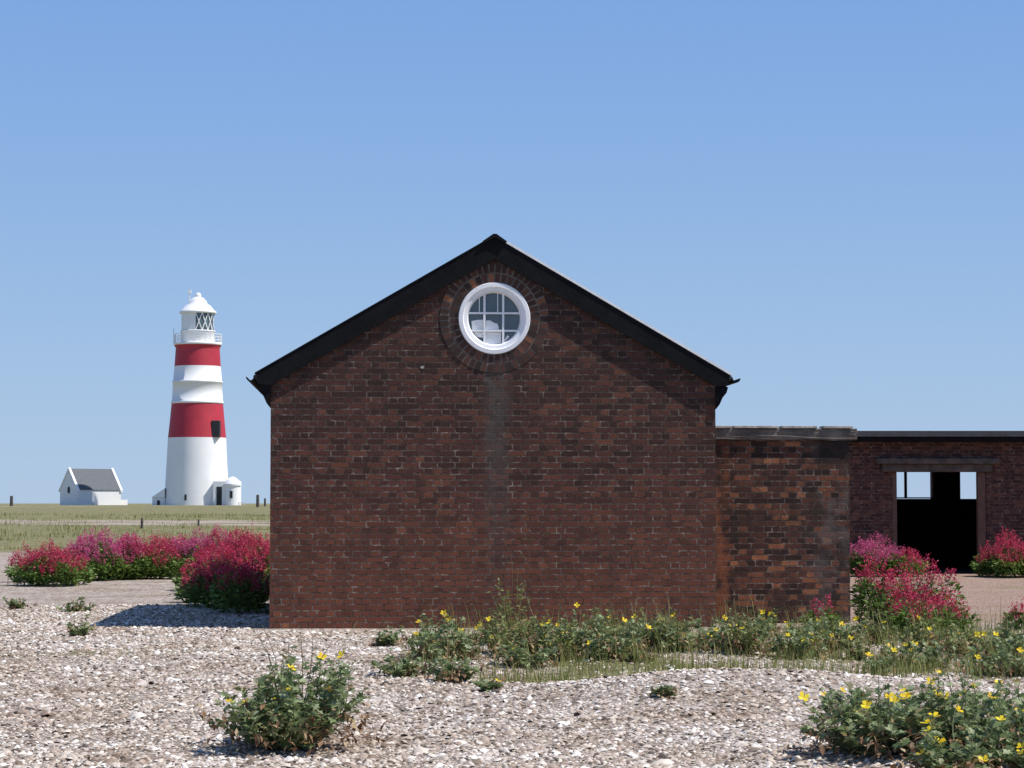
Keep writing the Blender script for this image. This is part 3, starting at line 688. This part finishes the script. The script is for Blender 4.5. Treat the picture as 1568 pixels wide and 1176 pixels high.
for x, y, w, h, c_ in ((4.72, 29.0, .75, 1.0, .9), (4.95, 27.8, .8, .92, .85), (4.7, 26.6, .6, .62, .7), (5.15, 27.0, .5, .62, .7), (5.9, 23.8, .35, .42, .4), (3.75, 27.6, .35, .6, .35), (6.1, 27.5, .35, .4, .4)):
    valerian(x, y, w, h, .85, False, c_)

# grasses
BL = ([(-.5, 0, 0), (.5, 0, 0), (-.4, .06, .4), (.4, .06, .4), (-.25, .22, .75), (.25, .22, .75), (0, .45, 1.)], [(0, 1, 3, 2), (2, 3, 5, 4)], [(4, 5, 6)])
def blades(name, xx, yy, hh, wd=.006, m_=None):
    n = len(xx); a = rng.uniform(0, 6.28, n); ca, sa = np.cos(a), np.sin(a); M = np.zeros((n, 3, 3))
    wd = np.broadcast_to(wd, (n,))
    ln = hh*rng.uniform(.2, 1.2, n)
    M[:, 0, 0] = ca*wd; M[:, 1, 0] = sa*wd; M[:, 0, 1] = -sa*ln; M[:, 1, 1] = ca*ln; M[:, 2, 2] = hh
    L_ = np.stack([xx, yy, height(xx, yy)-.01], -1); mb = MB()
    mb.add2(BL[0], [BL[1], BL[2]], M, L_, 0)
    return mb.build(name, [m_ or M_grass])
n = 120000
xx = rng.uniform(-6, 7.5, n); yy = rng.uniform(19, 28.6, n)
v = veg(xx, yy); keep = (rng.random(n) < np.clip((v-.25)*1.3, 0, 1)*(.2+.8*(wob(xx, yy, .35) > .0))) & (xx > -.9)
x1_, y1_ = xx[keep], yy[keep]
tall = smooth(21, 24, y1_)
blades('grass', x1_, y1_, rng.uniform(.03, .23, len(x1_))*np.where(rng.random(len(x1_)) < .12, 1+1.4*tall, 1), .007)
n = 26000; xx = rng.uniform(-6.5, 6, n); yy = rng.uniform(15, 27.5, n)
keep = rng.random(n) < np.where(xx < .3, np.clip(veg(xx, yy)*1.4, 0, 1), 0)+.02*(wob(xx, yy, .8) > .5)
blades('dry_turf', xx[keep], yy[keep], rng.uniform(.015, .075, keep.sum()), .006, M_straw)
n = 1500; tx = rng.uniform(-70, 40, n); ty = 34+rng.random(n)**1.3*150
k2 = rng.random(n) < .12+veg(tx, ty)*.9
k2 &= ~((tx > -4) & (tx < 3) & (ty < 37)) & ~((tx > 2) & (tx < 5.2) & (ty < 36)) & ~((tx > 6) & (tx < 16.3) & (ty > 50) & (ty < 58))
tx, ty = tx[k2], ty[k2]
rp = 45; xx = np.repeat(tx, rp)+rng.normal(0, 1, len(tx)*rp)*np.repeat(.25+ty*.004, rp); yy = np.repeat(ty, rp)+rng.normal(0, .3, len(tx)*rp)
blades('dune_grass', xx, yy, rng.uniform(.05, .28, len(xx)), .012+yy*.00012)

# ------------------------------------------------------------------ camera, light, sky
cam = bpy.data.cameras.new('camera'); co = bpy.data.objects.new('camera', cam); COL.objects.link(co)
co.location = (0, 0, 1.58); co.rotation_euler = (math.radians(93.0), 0, 0)
cam.lens = 80; cam.sensor_width = 36; cam.clip_end = 8000; cam.clip_start = .1
scene.camera = co
EL = math.radians(56); FR = math.radians(14)
sd = Vector((math.cos(EL)*math.cos(FR), -math.cos(EL)*math.sin(FR), math.sin(EL)))
sl = bpy.data.lights.new('sun', 'SUN'); sl.energy = 5.0; sl.angle = math.radians(.53); sl.color = (1, .95, .88)
so = bpy.data.objects.new('sun', sl); COL.objects.link(so); so.rotation_euler = sd.to_track_quat('Z', 'Y').to_euler(); so.location = (20, -5, 40)
w_ = bpy.data.worlds.new('World'); scene.world = w_; w_.use_nodes = True; nt = w_.node_tree
sky = nt.nodes.new('ShaderNodeTexSky'); sky.sky_type = 'NISHITA'; sky.sun_disc = False
sky.sun_elevation = EL; sky.sun_rotation = math.radians(90)+FR; sky.air_density = 1.; sky.dust_density = .2; sky.ozone_density = 3.
# clear sea air: blue haze keeps the low sky blue down to the horizon (function of elevation only)
tcw = N(nt, 'ShaderNodeTexCoord'); sw = N(nt, 'ShaderNodeSeparateXYZ'); nt.links.new(tcw.outputs['Generated'], sw.inputs[0])
rs = ramp(nt, [(0, (.41, .56, .765)), (.04, (.37, .535, .775)), (.10, (.305, .485, .775)), (.16, (.25, .43, .77)), (.23, (.20, .38, .755)), (.5, (.12, .26, .63)), (1, (.08, .19, .52))])
nt.links.new(sw.outputs[2], rs.inputs[0])
sc_ = N(nt, 'ShaderNodeVectorMath', operation='SCALE'); nt.links.new(rs.outputs[0], sc_.inputs[0]); sc_.inputs['Scale'].default_value = 1/.12
fw = mrange(nt, sw.outputs[2], .3, .8, .93, .3)
cw = mixc(nt, fw, sky.outputs[0], sc_.outputs[0])
bg = nt.nodes['Background']; nt.links.new(cw, bg.inputs[0]); bg.inputs[1].default_value = .12
scene.view_settings.view_transform = 'Standard'; scene.view_settings.look = 'None'; scene.view_settings.exposure = 0
